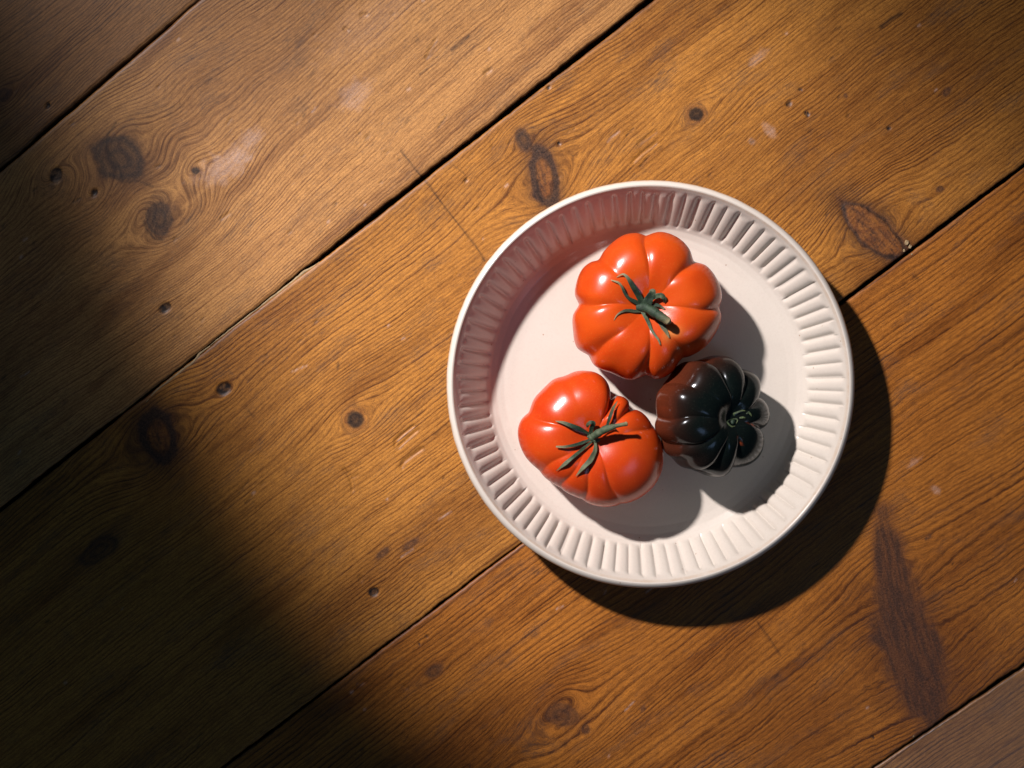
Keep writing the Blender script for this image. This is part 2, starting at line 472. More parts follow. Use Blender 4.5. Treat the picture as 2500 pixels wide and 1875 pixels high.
PALES = [(1, 556, 400, 36, 82, -38, 0.62), (1, 610, 340, 24, 40, -38, 0.5), (1, 870, 232, 34, 50, -38, 0.35), (1, 900, 60, 60, 160, -38, 0.12), (3, 2285, 1195, 10, 14, 60, 0.5), (3, 2230, 1130, 8, 20, -38, 0.35),
         (3, 1310, 1280, 20, 30, -38, 0.0), (2, 1880, 320, 26, 12, -40, 0.35), (2, 1850, 140, 12, 34, -45, 0.3), (2, 1835, 345, 12, 10, -60, 0.35)]

STAINS = [(1, 620, 130, 360, 190, -38, 0.55), (1, 130, 520, 230, 150, -38, 0.5), (2, 2200, 250, 520, 260, -38, 0.85), (2, 2150, 580, 230, 150, 35, 0.8),
          (2, 1020, 1340, 420, 90, -37, 0.75), (2, 380, 1080, 150, 110, 70, 0.7), (2, 1310, 420, 90, 130, 80, 0.5), (3, 1150, 1840, 520, 120, -36, 0.8), (3, 2230, 1560, 210, 270, -60, 0.75),
          (3, 2380, 1330, 240, 120, -36, 0.5), (3, 1950, 1780, 260, 110, -36, 0.65), (3, 2350, 900, 260, 60, -36, 0.55), (4, 2400, 1800, 400, 160, -34, 0.5), (0, 100, 100, 400, 200, -40, 0.5)]

def seam_fn(i):
    x0, y0, x1, y1 = SEAMS[i]
    d = Vector((x1 - x0, y1 - y0)).normalized()
    o = Vector((1250, 937.5))
    a = Vector((x0, y0))
    foot = a + d * (o - a).dot(d)
    return np.array(foot), np.array(d)

def seg_dist(X, Y, pts):
    best = np.full(X.shape, 1e9)
    for (ax, ay), (bx, by) in zip(pts[:-1], pts[1:]):
        L2 = (bx - ax) ** 2 + (by - ay) ** 2 + 1e-9
        t = np.clip(((X - ax) * (bx - ax) + (Y - ay) * (by - ay)) / L2, 0, 1)
        best = np.minimum(best, np.hypot(X - ax - t * (bx - ax), Y - ay - t * (by - ay)))
    return best

def ellip(X, Y, x, y, a, b, ang):
    c, s = math.cos(R(ang)), math.sin(R(ang))
    dx, dy = X - x, Y - y
    return np.hypot((dx * c + dy * s) / a, (-dx * s + dy * c) / b)

floor = link("floor", mesh_from("floor", [(-1.4, -1.4, -0.022), (1.4, -1.4, -0.022), (1.4, 1.4, -0.022), (-1.4, 1.4, -0.022)], [(0, 1, 2, 3)], False), M_sub)
floor["kind"] = "structure"

def board(b, mat, fine=True, label=None):
    f0, d0 = seam_fn(b); f1, d1 = seam_fn(b + 1)
    step = 3.6 if fine else 30
    rng = 1780
    s = np.concatenate([np.arange(-4200, -rng, 60), np.arange(-rng, rng, step), np.arange(rng, 4201, 60)])
    width = np.hypot(*(f1 - f0))
    nt = int(width / step)
    t = np.linspace(0, 1, nt)
    Sg, T = np.meshgrid(s, t, indexing='ij')
    # edges with gap and wobble
    def edge(k, sign, f, d):
        x = f[0] + d[0] * s; y = f[1] + d[1] * s
        g = np.interp(x, GAPS[k][0], GAPS[k][1]) * 0.40
        wob = (fbm(s / 90, s * 0 + sign, 5 + k) - 0.5) * 2 * WOB[k] * 1.6 + (fbm(s / 14, s * 0 + sign * 3, 9 + k) - 0.5) * 2 * WOB[k] * 0.9
        n = np.array([-d[1], d[0]])
        off = sign * (g + 0.0) + wob * (0.6 if sign > 0 else 1.0)
        return np.stack([x + n[0] * off, y + n[1] * off], -1)
    P0 = edge(b, +1, f0, d0); P1 = edge(b + 1, -1, f1, d1)
    X = P0[:, None, 0] * (1 - T) + P1[:, None, 0] * T
    Y = P0[:, None, 1] * (1 - T) + P1[:, None, 1] * T
    dm = (d0 + d1); dm = dm / np.hypot(*dm)
    nm = np.array([-dm[1], dm[0]])
    U = (X - 1250) * dm[0] + (Y - 937.5) * dm[1]
    V = T * width
    phi = V + 18 * (fbm(U / 520, V / 900, 60 + b) - 0.5) * 2 + 4 * (fbm(U / 170, V / 260, 70 + b) - 0.5) * 2
    dark = np.zeros_like(X); core = np.zeros_like(X); nick = np.zeros_like(X); pale = np.zeros_like(X); Z = np.zeros_like(X)
    nz = fbm(X / 16, Y / 16, 5)
    nz2 = fbm(X / 7, Y / 7, 15, 3)
    if fine:
        for (kb, x, y, a, bb, ang, inf, kind) in KN:
            if kb != b: continue
            du = (X - x) * dm[0] + (Y - y) * dm[1]
            dv = (X - x) * nm[0] + (Y - y) * nm[1]
            r2 = (du / 1.7) ** 2 + dv ** 2
            fall = np.exp(-r2 / (5.5 * inf) ** 2)
            phi = phi - dv * inf ** 2 / (r2 + 0.75 * inf ** 2) * fall * 1.15
            if kind in 'dRrb' and a > 30: phi = phi + np.exp(-r2 / (1.9 * inf) ** 2) * (fbm(X / 170, Y / 170, 400 + int(x) % 50, 2) - 0.5) * 0.75 * inf
            e = ellip(X, Y, x, y, a, bb, ang)
            e = e * (1 + (fbm(X / 40, Y / 40, 19, 2) - 0.5) * 0.5 + (nz2 - 0.5) * 0.14)
            m = 1 - sstep(0.82, 1.14, e)
            rings = 0.5 + 0.5 * np.cos(e * (5 + a / 7) + nz * 3)
            halo = np.exp(-np.maximum(e - 1, 0) * 2.6) * (1 - m)
            if kind == 'd':
                dark = np.maximum(dark, m * (0.80 + 0.18 * rings)); core = np.maximum(core, 0.45 * m + halo * 0.3)
                dark = np.maximum(dark, halo * 0.42)
            elif kind == 'h':
                dark = np.maximum(dark, m * (0.75 + 0.25 * nz2)); nick = np.maximum(nick, m * sstep(0.42, 0.62, nz2) * 0.9)
                Z -= 0.0009 * m
            elif kind == 'n':
                dark = np.maximum(dark, m * 0.9); nick = np.maximum(nick, m * (0.35 + 0.4 * rings))
                ring = np.exp(-((e - 1.55) / 0.12) ** 2); dark = np.maximum(dark, ring * 0.35); core = np.maximum(core, halo * 0.7)
            elif kind in 'rR':
                inner = 1 - sstep(0.42, 0.62, e) if kind == 'r' else 1 - sstep(0.66, 0.84, e)
                dark = np.maximum(dark, m * (1 - inner) * 0.97 + inner * 0.10 * rings)
                ca, sa_ = math.cos(R(ang)), math.sin(R(ang))
                stk = fbm(((X - x) * ca + (Y - y) * sa_) / 34, (-(X - x) * sa_ + (Y - y) * ca) / 4.5, 51, 4)
                core = np.maximum(core, m * (0.35 + 0.5 * stk))
                dark = np.maximum(dark, inner * 0.55 * sstep(0.48, 0.70, stk) + inner * 0.30 * sstep(0.5, 0.75, nz2))
                core = np.minimum(core, 0.85); nick = np.maximum(nick, np.exp(-((e - (0.50 if kind == 'r' else 0.80)) / 0.05) ** 2) * sstep(0.45, 0.6, nz) * 0.7)
                dark = np.maximum(dark, halo * 0.62)
                if kind == 'R': Z += -0.0006 * np.exp(-((e - 0.9) / 0.12) ** 2)
            elif kind == 'b':
                dark = np.maximum(dark, m * (0.45 + 0.3 * rings) + halo * 0.22); core = np.maximum(core, m * 0.5 + halo * 0.25)
            elif kind == 's':
                q = np.clip(1.15 - e, 0, 1)
                core = np.maximum(core, sstep(0, 0.6, q) * 0.9); dark = np.maximum(dark, np.exp(-np.maximum(e - 0.8, 0) * 2.4) * 0.36)
                stre = fbm(((X - x) * math.cos(R(ang + 90)) + (Y - y) * math.sin(R(ang + 90))) / 5, ((X - x) * math.cos(R(ang)) + (Y - y) * math.sin(R(ang))) / 60, 44)
                dark = np.maximum(dark, sstep(0.02, 0.5, q) * (0.60 + 0.40 * sstep(0.35, 0.62, stre)) * 0.84)
        for pts, hw, ch, st in ST:
            x0 = min(p[0] for p in pts) - 20; x1 = max(p[0] for p in pts) + 20
            y0 = min(p[1] for p in pts) - 20; y1 = max(p[1] for p in pts) + 20
            sel = (X > x0) & (X < x1) & (Y > y0) & (Y < y1)
            if not sel.any(): continue
            d = seg_dist(X[sel], Y[sel], pts)
            nick[sel] = np.maximum(nick[sel], np.exp(-(d / (hw + 1.0)) ** 2) * st * (0.55 + 0.6 * nz2[sel]))
        for pts, hw, dep in DENTS:
            x0 = min(p[0] for p in pts) - 25; x1 = max(p[0] for p in pts) + 25
            y0 = min(p[1] for p in pts) - 25; y1 = max(p[1] for p in pts) + 25
            sel = (X > x0) & (X < x1) & (Y > y0) & (Y < y1)
            if not sel.any(): continue
            d = seg_dist(X[sel], Y[sel], pts)
            Z[sel] -= 0.9 * dep * 1e-3 * np.exp(-(d / (0.8 * hw)) ** 2); nick[sel] = np.maximum(nick[sel], 0.30 * np.exp(-((d - 1.3 * hw) / 1.5) ** 2))
        for (kb, x, y, a, bb, ang, st) in PALES:
            if kb != b: continue
            e = ellip(X, Y, x, y, bb, a, ang) * (1 + (nz - 0.5) * 1.0 + (nz2 - 0.5) * 0.4)
            pale = np.maximum(pale, (1 - sstep(0.35, 1.25, e)) * st * (0.35 + 0.9 * fbm(U / 50, V / 4, 23, 3)))
        # scattered pits, long grain-wise nicks
        rs = np.random.RandomState(100 + b)
        area = (s[-1] - s[0])
        for k in range(110):
            ss = rs.uniform(-1650, 1650); tt = rs.uniform(0.03, 0.97)
            q0 = f0 + d0 * ss; q1 = f1 + d1 * ss; q = q0 * (1 - tt) + q1 * tt
            L = rs.uniform(2, 10) if k % 4 else rs.uniform(14, 40)
            hw = rs.uniform(0.9, 2.4) if k % 4 else 0.9
            jj = rs.uniform(-0.3, 0.3)
            dv2 = np.array([dm[0] - jj * dm[1], dm[1] + jj * dm[0]])
            pts = [tuple(q - dv2 * L / 2), tuple(q + dv2 * L / 2)]
            sel = (np.abs(X - q[0]) < 40) & (np.abs(Y - q[1]) < 40)
            if not sel.any(): continue
            d = seg_dist(X[sel], Y[sel], pts)
            g = np.exp(-(d / (hw + 0.6)) ** 2)
            if k % 5 == 0: pale[sel] = np.maximum(pale[sel], g * 0.6)
            else: nick[sel] = np.maximum(nick[sel], g * rs.uniform(0.25, 0.75))
            Z[sel] -= 0.0003 * g
    stain = 0.55 * sstep(0.46, 0.72, fbm(U / 420, V / 60, 300 + b, 4)) + 0.35 * sstep(0.5, 0.7, fbm(U / 150, V / 14, 320 + b, 3))
    for (kb, x, y, a, bb, ang, st_) in STAINS:
        if kb != b: continue
        e = ellip(X, Y, x, y, a, bb, ang) * (1 + (fbm(U / 160, V / 50, 340 + b) - 0.5) * 0.9)
        stain = np.maximum(stain, (1 - sstep(0.35, 1.25, e)) * st_ * (0.55 + 0.8 * fbm(U / 120, V / 9, 360 + b, 3)))
    stain = stain + 0.25 * np.exp(-np.minimum(T, 1 - T) * width / 30)
    # rounded worn edges
    e0 = T * width; e1 = (1 - T) * width
    de = np.minimum(e0, e1)
    rw = 7 + 5 * fbm(Sg / 60, T * 0 + b, 77)
    Z -= 0.0006 * np.clip(1 - de / rw, 0, 1) ** 2
    dark = np.maximum(dark, 0.45 * np.exp(-de / (6 + 10 * fbm(Sg / 120, T * 0, 80 + b))) * fbm(Sg / 30, T * 3, 81))
    Z += 0.00035 * (fbm(U / 260, V / 120, 90 + b) - 0.5)
    Z += 0.0003 * math.sin(b * 2.3)
    # skirts
    def skirt(col, z):
        return np.stack([col[:, 0], col[:, 1], np.full(len(col), z)], -1)
    top = np.stack([X, Y, Z], -1)
    full = np.concatenate([skirt(P0, -0.020)[:, None], skirt(P0, -0.004)[:, None], top, skirt(P1, -0.004)[:, None], skirt(P1, -0.020)[:, None]], 1)
    W = np.empty_like(full)
    W[..., 0] = (full[..., 0] - 1250) * S; W[..., 1] = (937.5 - full[..., 1]) * S; W[..., 2] = full[..., 2]
    def pad(a): return np.concatenate([a[:, :1], a[:, :1], a, a[:, -1:], a[:, -1:]], 1)
    me = grid_mesh("floorboard", W, flip=True)
    mm = S * 1000
    attr(me, "grain", pad(phi) * mm); attr(me, "along", pad(U) * mm)
    dk = pad(dark); dk[:, :2] = 0.8; dk[:, -2:] = 0.8
    attr(me, "stain", np.clip(pad(stain), 0, 1)); attr(me, "dark", dk); attr(me, "core", np.clip(pad(core), 0, 1)); attr(me, "nick", np.clip(pad(nick), 0, 1)); attr(me, "pale", pad(pale))
    return link("floorboard", me, mat, floor)

boards = []
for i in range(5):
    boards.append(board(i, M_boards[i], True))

# splinters: bare fibres along the worn arrises of the boards
def ribbon(name, pts, widths, z, mat, parent, seed=0, thick=0.5):
    """irregular strand through px points; widths in px (half)"""
    pts = np.array(pts, float)
    seg = np.r_[0, np.cumsum(np.hypot(*np.diff(pts, axis=0).T))]
    n = max(6, int(seg[-1] / 6))
    q = np.linspace(0, seg[-1], n)
    x = np.interp(q, seg, pts[:, 0]); y = np.interp(q, seg, pts[:, 1]); w = np.interp(q, seg, widths)
    x += (fbm(q / 22, q * 0, seed) - 0.5) * 3.0; y += (fbm(q / 22, q * 0 + 5, seed) - 0.5) * 3.0
    w = w * (0.6 + 0.8 * fbm(q / 12, q * 0 + 9, seed))
    tx, ty = np.gradient(x), np.gradient(y); L = np.hypot(tx, ty) + 1e-9; nx, ny = -ty / L, tx / L
    k = 8
    A = np.arange(k) / k * 2 * math.pi
    V = np.zeros((n, k + 1, 3))
    for j in range(k + 1):
        a = A[j % k]
        V[:, j, 0] = (x + nx * w * math.cos(a) - 1250) * S
        V[:, j, 1] = (937.5 - (y + ny * w * math.cos(a))) * S
        V[:, j, 2] = z + thick * w * S * math.sin(a)
    me = grid_mesh(name, V)
    return link(name, me, mat, parent)

ribbon("splinter", [(780, 640), (748, 660), (700, 697), (640, 744), (560, 806), (505, 850)], [1, 4.0, 3.0, 2.4, 2.0, 1.0], -0.0012, M_splinter, boards[2], 1)
ribbon("splinter", [(512, 845), (488, 862), (470, 884), (430, 915), (385, 950), (345, 992), (287, 1034)], [1.2, 2.6, 3, 2.4, 2.4, 2.4, 0.8], -0.0006, M_splinter, boards[2], 2)
ribbon("splinter", [(1278, 1332), (1200, 1392), (1130, 1446), (1075, 1488)], [1.2, 2, 2, 1], -0.0012, M_splinter, boards[3], 3)
ribbon("splinter", [(1065, 1494), (980, 1557), (900, 1616), (840, 1660)], [1, 1.5, 1.5, 1], -0.0014, M_splinter, boards[3], 4)
ribbon("splinter", [(2120, 1893), (2160, 1868), (2220, 1826), (2285, 1780), (2330, 1752)], [3, 4.5, 4, 3, 1.5], -0.0016, M_splinter, boards[4], 5)
ribbon("splinter", [(2370, 1722), (2430, 1683), (2470, 1655), (2520, 1620)], [1, 2, 2.2, 1], -0.0012, M_splinter, boards[4], 6)
ribbon("splinter", [(414, 68), (428, 56), (445, 40)], [1, 2, 1], -0.0008, M_splinter, boards[1], 7)

# torn pale flake of wood at the end of the long knot
def chip(name, px, py, size, seed, parent, mat):
    rs = np.random.RandomState(seed)
    n = 11
    vs = []; fs = []
    for k in range(n):
        a = k / n * 2 * math.pi; r = size * rs.uniform(0.6, 1.15)
        vs.append((r * math.cos(a) * 0.75, r * math.sin(a), 0))
    for k in range(n):
        x, y, _ = vs[k]; vs.append((x * 0.72, y * 0.72, size * rs.uniform(0.22, 0.5)))
    vs.append((0, 0, size * 0.35))
    for k in range(n):
        k2 = (k + 1) % n
        fs.append((k, k2, n + k2, n + k)); fs.append((n + k, n + k2, 2 * n))
    c = P(px, py, 0.0)
    vs = [(v[0] + c.x, v[1] + c.y, v[2] + 0.0001) for v in vs]
    return link(name, mesh_from(name, vs, fs, False), mat, parent)
chip("splinter", 2213, 592, 9 * S, 1, boards[2], M_splinter)
chip("splinter", 2222, 603, 6 * S, 5, boards[2], M_splinter)
chip("splinter", 2207, 612, 5 * S, 2, boards[2], M_splinter)
chip("splinter", 2226, 621, 3 * S, 3, boards[3], M_splinter)
chip("splinter", 1620 - 1390 + 2000, 1798, 3 * S, 8, boards[3], M_splinter)

# ------------------------------------------------------------------ plate
plate = thing("plate", "round cream ceramic dish with carved flutes inside its wall, holding three tomatoes", "plate", PLATE_C)
NF = 84; NA = NF * 18
rsf = np.random.RandomState(7)
fl_c = (np.arange(NF) + rsf.uniform(-0.10, 0.10, NF)) / NF * 2 * math.pi
fl_d = rsf.uniform(0.80, 1.2, NF); fl_top = rsf.uniform(-0.05, 0.05, NF); fl_bot = rsf.uniform(-0.05, 0.05, NF)
mmv = 1e-3
# inner profile, radius mm / height mm, from the middle out to the lip
prof = [(0, 3.6), (40, 3.6), (86, 3.8), (94, 4.5), (99, 5.6), (103, 7.4), (105.8, 9.8), (108, 13.0), (110.6, 17.2), (114, 22.6), (118, 28.8), (122, 34.8), (124.6, 38.8), (126.0, 40.6)]
pr = np.array(prof)
from_r = np.concatenate([np.linspace(0, 88, 30)[:-1], np.linspace(88, 126.0, 90)])
# smooth profile by monotone cosine of dense linear + blur
rr = np.linspace(0, 126, 2000); zz = np.interp(rr, pr[:, 0], pr[:, 1])
ker = np.hanning(31); ker /= ker.sum()
zz = np.convolve(np.pad(zz, 15, mode='edge'), ker, 'valid')
zz[-40:] = np.interp(rr[-40:], pr[:, 0], pr[:, 1])
zp = np.interp(from_r, rr, zz)
dz = np.gradient(zp, from_r)
nl = np.hypot(dz, 1)
nr, nzv = -dz / nl, 1 / nl          # inner surface normal (towards the middle and up)
th = np.arange(NA) / NA * 2 * math.pi
TH, RR = np.meshgrid(th, from_r, indexing='ij')
q = (RR - 105.2) / (124.3 - 105.2)
fi = np.floor(TH / (2 * math.pi) * NF + 0.5).astype(int) % NF
c = ((TH - fl_c[fi] + math.pi) % (2 * math.pi) - math.pi) * NF / math.pi
c = np.clip(c, -1.15, 1.15)
cc = np.clip(np.abs(c) / 0.97, 0, 1)
scoop = (1 - cc ** 3.6)
endr = (1 - np.sqrt(np.clip(1 - cc ** 2, 0, 1)))
win_q = sstep(-0.06, 0.14, q - fl_bot[fi]) * (1 - sstep(0.84, 0.99, q + fl_top[fi]))
dep = (1.25 * cc ** 2.6 * fl_d[fi] - 0.45 * (1 - cc ** 2.2)) * win_q
warpz = 0.35 * np.sin(TH * 2 + 1) * (RR / 126) ** 3        # hand-thrown unevenness
Rn = RR - nr[None, :] * dep
Zn = zp[None, :] - nzv[None, :] * dep + warpz
Vb = np.stack([Rn * np.cos(TH), Rn * np.sin(TH), Zn], -1) * mmv
me = grid_mesh("bowl", Vb, closed_u=True)
attr(me, "edge", (sstep(124.6, 125.6, RR) * 0.35))
bowl = link("bowl", me, M_cer, plate)
# lip + outer wall as a second skin joined to the same rim line
lip = [(126.0, 40.6), (126.5, 41.1), (127.3, 41.4), (128.3, 41.0), (129.3, 40.2), (130.1, 39.2), (130.6, 38.0), (130.5, 36.8), (129.9, 35.8)]
lp = np.array(lip)
tt = np.linspace(0, len(lp) - 1, 33)
lr = np.interp(tt, np.arange(len(lp)), lp[:, 0]); lz = np.interp(tt, np.arange(len(lp)), lp[:, 1])
TH2, LR = np.meshgrid(th[::3], lr, indexing='ij'); _, LZ = np.meshgrid(th[::3], lz, indexing='ij')
wz = 0.35 * np.sin(TH2 * 2 + 1)
me = grid_mesh("rim", np.stack([LR * np.cos(TH2), LR * np.sin(TH2), LZ + wz], -1) * mmv, closed_u=True)
arc = np.linspace(0, 1, 33)[None, :] + TH2 * 0
attr(me, "edge", np.exp(-((arc - 0.70) / 0.13) ** 2) * 0.95 + np.exp(-((arc - 0.06) / 0.07) ** 2) * 0.55)
rim = link("rim", me, M_cer, plate)
out = np.array([(129.9, 35.8), (127.5, 32), (123, 26), (118, 19), (111, 12), (102, 6), (95, 3.6), (90, 2.8)])
tt = np.linspace(0, len(out) - 1, 40)
orr = np.interp(tt, np.arange(len(out)), out[:, 0]); oz = np.interp(tt, np.arange(len(out)), out[:, 1])
TH3, OR = np.meshgrid(th[::6], orr, indexing='ij'); _, OZ = np.meshgrid(th[::6], oz, indexing='ij')
OZ = OZ + 0.35 * np.sin(TH3 * 2 + 1) * np.clip((OZ - 3) / 32, 0, 1)
me = grid_mesh("outer_wall", np.stack([OR * np.cos(TH3), OR * np.sin(TH3), OZ], -1) * mmv, closed_u=True)
attr(me, "edge", np.zeros(OR.shape))
link("outer_wall", me, M_cer, plate)
fo = np.array([(90, 2.8), (89.5, 1.0), (88.5, 0.5), (84, 0.5), (83, 1.0), (82, 3.2), (60, 2.2), (0, 2.2)])
TH4, FR = np.meshgrid(th[::12], fo[:, 0], indexing='ij'); _, FZ = np.meshgrid(th[::12], fo[:, 1], indexing='ij')
me = grid_mesh("foot_ring", np.stack([FR * np.cos(TH4), FR * np.sin(TH4), FZ], -1) * mmv, closed_u=True)
attr(me, "edge", np.zeros(FR.shape) + 0.7)
link("foot_ring", me, M_cer, plate)

plate.scale = (0.9945,) * 3

# ------------------------------------------------------------------ tomatoes
def periodic(angles, vals, th):
    a = np.array(angles, float) % 360; v = np.array(vals, float)
    o = np.argsort(a); a = a[o]; v = v[o]
    a3 = np.r_[a - 360, a, a + 360]; v3 = np.r_[v, v, v]
    d = np.degrees(th) % 360
    # Catmull-Rom style cubic Hermite
    i = np.clip(np.searchsorted(a3, d, side='right') - 1, 1, len(a3) - 3)
    x0, x1 = a3[i], a3[i + 1]
    m0 = (v3[i + 1] - v3[i - 1]) / (a3[i + 1] - a3[i - 1]); m1 = (v3[i + 2] - v3[i]) / (a3[i + 2] - a3[i])
    h = x1 - x0; t = (d - x0) / h
    return ((2 * t ** 3 - 3 * t ** 2 + 1) * v3[i] + (t ** 3 - 2 * t ** 2 + t) * h * m0 + (-2 * t ** 3 + 3 * t ** 2) * v3[i + 1] + (t ** 3 - t ** 2) * h * m1)

def fruit_mesh(outline, creases, hh, dimple, dimw, boxy=0.86, nth=720, nal=150, apow=(1.0, 0.42, 0.25), twist=None, seed=0, pole_shift=(0, 0)):
    """outline [(deg, mm)], creases [(deg, depth, width rad)], hh half height mm"""
    th = np.arange(nth) / nth * 2 * math.pi
    Ro = periodic([o[0] for o in outline], [o[1] for o in outline], th)
    Rm = Ro.mean()
    al = np.linspace(0, 1, nal) ** 1.0 * math.pi
    TH, AL = np.meshgrid(th, al, indexing='ij')
    sa, ca = np.sin(AL), np.cos(AL)
    k = np.clip(sa, 0, 1) ** 1.2
    Re = Rm + (Ro[:, None] - Rm) * k
    rho = Re * np.clip(sa, 0, 1) ** boxy
    z = hh * np.sign(ca) * np.abs(ca) ** boxy
    z = z - dimple * np.exp(-(rho / (dimw * Rm)) ** 2) * (AL < math.pi / 2)
    z = z + hh * 0.22 * np.exp(-(rho / (0.35 * Rm)) ** 2) * (AL > math.pi / 2)
    z = np.where(AL > math.pi / 2, z * 0.98, z)
    C = np.zeros_like(TH); CM = np.zeros_like(TH)
    A = sstep(0.02, 0.55, AL) * (apow[0] + (apow[1] - apow[0]) * sstep(0.75, 1.5, AL)) * (1 - (1 - apow[2] / apow[1]) * sstep(1.5, 2.6, AL))
    for i, cr in enumerate(creases):
        a, d, w = cr[:3]
        bend = cr[3] if len(cr) > 3 else 0.0
        ac = R(a) + R(bend) * (AL / 1.57) ** 1.5
        D = (TH - ac + math.pi) % (2 * math.pi) - math.pi
        D = D + 0.03 * np.sin(AL * 5 + i * 2.1)
        e = 0.018
        C = C + d * np.exp(-(np.sqrt(D * D + e * e) - e) / w)
        CM = np.maximum(CM, np.exp(-np.abs(D) / 0.05) * min(1, d * 9))
    f = 1 - C * A
    # faint dimples and unevenness
    f = f * (1 + 0.010 * (fbm(TH * 3.0 + 7, AL * 2.5, seed) - 0.5) * np.sin(AL) * (np.cos(TH) * 0 + 1)) if False else f
    X = rho * np.cos(TH) * f; Y = rho * np.sin(TH) * f; Z = z * (1 - C * A * 0.75)
    lump = 0.9 * (np.sin(X / 13 + seed) * np.cos(Y / 11 + seed * 2) + 0.6 * np.sin(Y / 8 + Z / 10))
    L = np.sqrt(X * X + Y * Y + Z * Z) + 1e-6
    X, Y, Z = X * (1 + lump / L * 0.5), Y * (1 + lump / L * 0.5), Z * (1 + lump / L * 0.35)
    # exact single poles
    Z[:, 0] = Z[:, 0].mean(); X[:, 0] = 0; Y[:, 0] = 0
    X[:, -1] = 0; Y[:, -1] = 0; Z[:, -1] = Z[:, -1].mean()
    V = np.stack([X, Y, Z], -1) * mmv
    return V, TH, AL, CM * A

KK = 0.27 * (H - 0.038) / H     # mm per px at the tomatoes' equator

def make_fruit(name, label, px, py, V, cm, mat, ripe=None, scar=None, rot=None, floor_z=0.0038):
    if rot is not None:
        Rm_ = np.array(rot.to_3x3())
        V = V @ Rm_.T
    zmin = V[..., 2].min()
    c = P(px, py, 0.038)
    root = thing(name, label, "tomato", (c.x, c.y, floor_z), "tomatoes in the dish")
    W = V.copy(); W[..., 2] -= zmin
    me = grid_mesh("fruit", W, closed_u=True, flip=True)
    attr(me, "crease", cm)
    attr(me, "scar", scar if scar is not None else np.zeros(cm.shape))
    if ripe is not None: attr(me, "ripe", ripe)
    ob = link("fruit", me, mat, root)
    fl = W.reshape(-1, 3) + np.array([c.x, c.y, floor_z])
    me.calc_loop_triangles()
    tris = np.empty(len(me.loop_triangles) * 3, np.int32); me.loop_triangles.foreach_get("vertices", tris)
    bvh = BVHTree.FromPolygons([tuple(v) for v in fl], [tuple(t) for t in tris.reshape(-1, 3).tolist()])
    return root, bvh

def surf(bvh, px, py):
    z = 0.06
    for _ in range(4):
        p = P(px, py, z)
        hit = bvh.ray_cast(Vector((p.x, p.y, 0.5)), Vector((0, 0, -1)))
        if hit[0] is None: return p, z
        z = hit[0].z
    return P(px, py, z), z

def strand(name, pts, widths, lifts, bvh, mat, root, origin, scale, flat=0.22, cup=0.30, tip=(0.0, 1.0), k=10, seed=0, absz=None, rough=0.12):
    """pts in crop pixels; widths half in crop pixels; lifts in mm over the skin"""
    pts = np.array(pts, float)
    seg = np.r_[0, np.cumsum(np.hypot(*np.diff(pts, axis=0).T))]
    n = 28
    qn = np.linspace(0, 1, n) * seg[-1]
    # smooth by Catmull-like interpolation: sample linear then blur
    def sm(v):
        d = np.interp(np.linspace(0, seg[-1], 240), seg, v)
        kern = np.hanning(41); kern /= kern.sum()
        dd = np.convolve(np.pad(d, 20, mode='reflect', reflect_type='odd'), kern, 'valid')
        return np.interp(qn, np.linspace(0, seg[-1], 240), dd)
    x = sm(pts[:, 0]); y = sm(pts[:, 1])
    w = np.interp(qn, seg, widths) / scale * KK * mmv * (0.74 if name == 'sepal' else 0.88)
    w = w * (1 + rough * 2 * (fbm(np.arange(n) / 2.5, np.arange(n) * 0.0, seed) - 0.5))
    lf = np.interp(qn, seg, lifts) * mmv * (0.6 if name == 'sepal' else 0.85)
    C = []
    for i in range(n):
        pxx = origin[0] + x[i] / scale; pyy = origin[1] + y[i] / scale
        p, z = surf(bvh, pxx, pyy)
        zt = z + lf[i]
        p = P(pxx, pyy, zt)
        C.append(p)
    C = np.array([tuple(c) for c in C])
    zz_ = C[:, 2].copy()
    kern = np.array([1, 2, 3, 2, 1.]) / 9
    C[:, 2] = np.maximum(np.convolve(np.pad(zz_, 2, mode='edge'), kern, 'valid'), zz_ - 0.0003)
    T = np.gradient(C, axis=0); T /= np.linalg.norm(T, axis=1)[:, None] + 1e-12
    up = np.array([0, 0, 1.0])
    B = np.cross(T, up); B /= np.linalg.norm(B, axis=1)[:, None] + 1e-9
    N = np.cross(B, T)
    tw = 0.5 * (fbm(np.arange(n) / 9.0, np.arange(n) * 0.0 + 3, seed + 5) - 0.5) * 2
    B2 = B * np.cos(tw)[:, None] + N * np.sin(tw)[:, None]; N2 = np.cross(B2, T)
    V = np.zeros((n + 2, k, 3))
    for j in range(k):
        a = j / k * 2 * math.pi
        off = B2 * (np.cos(a) * w)[:, None] + N2 * ((np.sin(a) * flat + cup * (np.cos(a) ** 2 - 0.5)) * w)[:, None]
        V[1:-1, j] = C + off
    V[0] = C[0]; V[-1] = C[-1]
    V = V - np.array(root.location)
    V = np.concatenate([V, V[:, :1]], 1)
    me = grid_mesh(name, V)
    tq = np.linspace(0, 1, n); tv = sstep(0.55, 1.0, tq) * tip[1] + tip[0]
    tv = np.r_[tv[0], tv, tv[-1]]
    attr(me, "tip", np.repeat(tv[:, None], k + 1, 1))
    return link(name, me, mat, root)

def to_out(cx, cy, sc, pts):
    o = []
    for x, y in pts:
        dx, dy = x - cx, cy - y
        o.append((math.degrees(math.atan2(dy, dx)), math.hypot(dx, dy) / sc * KK))
    return o

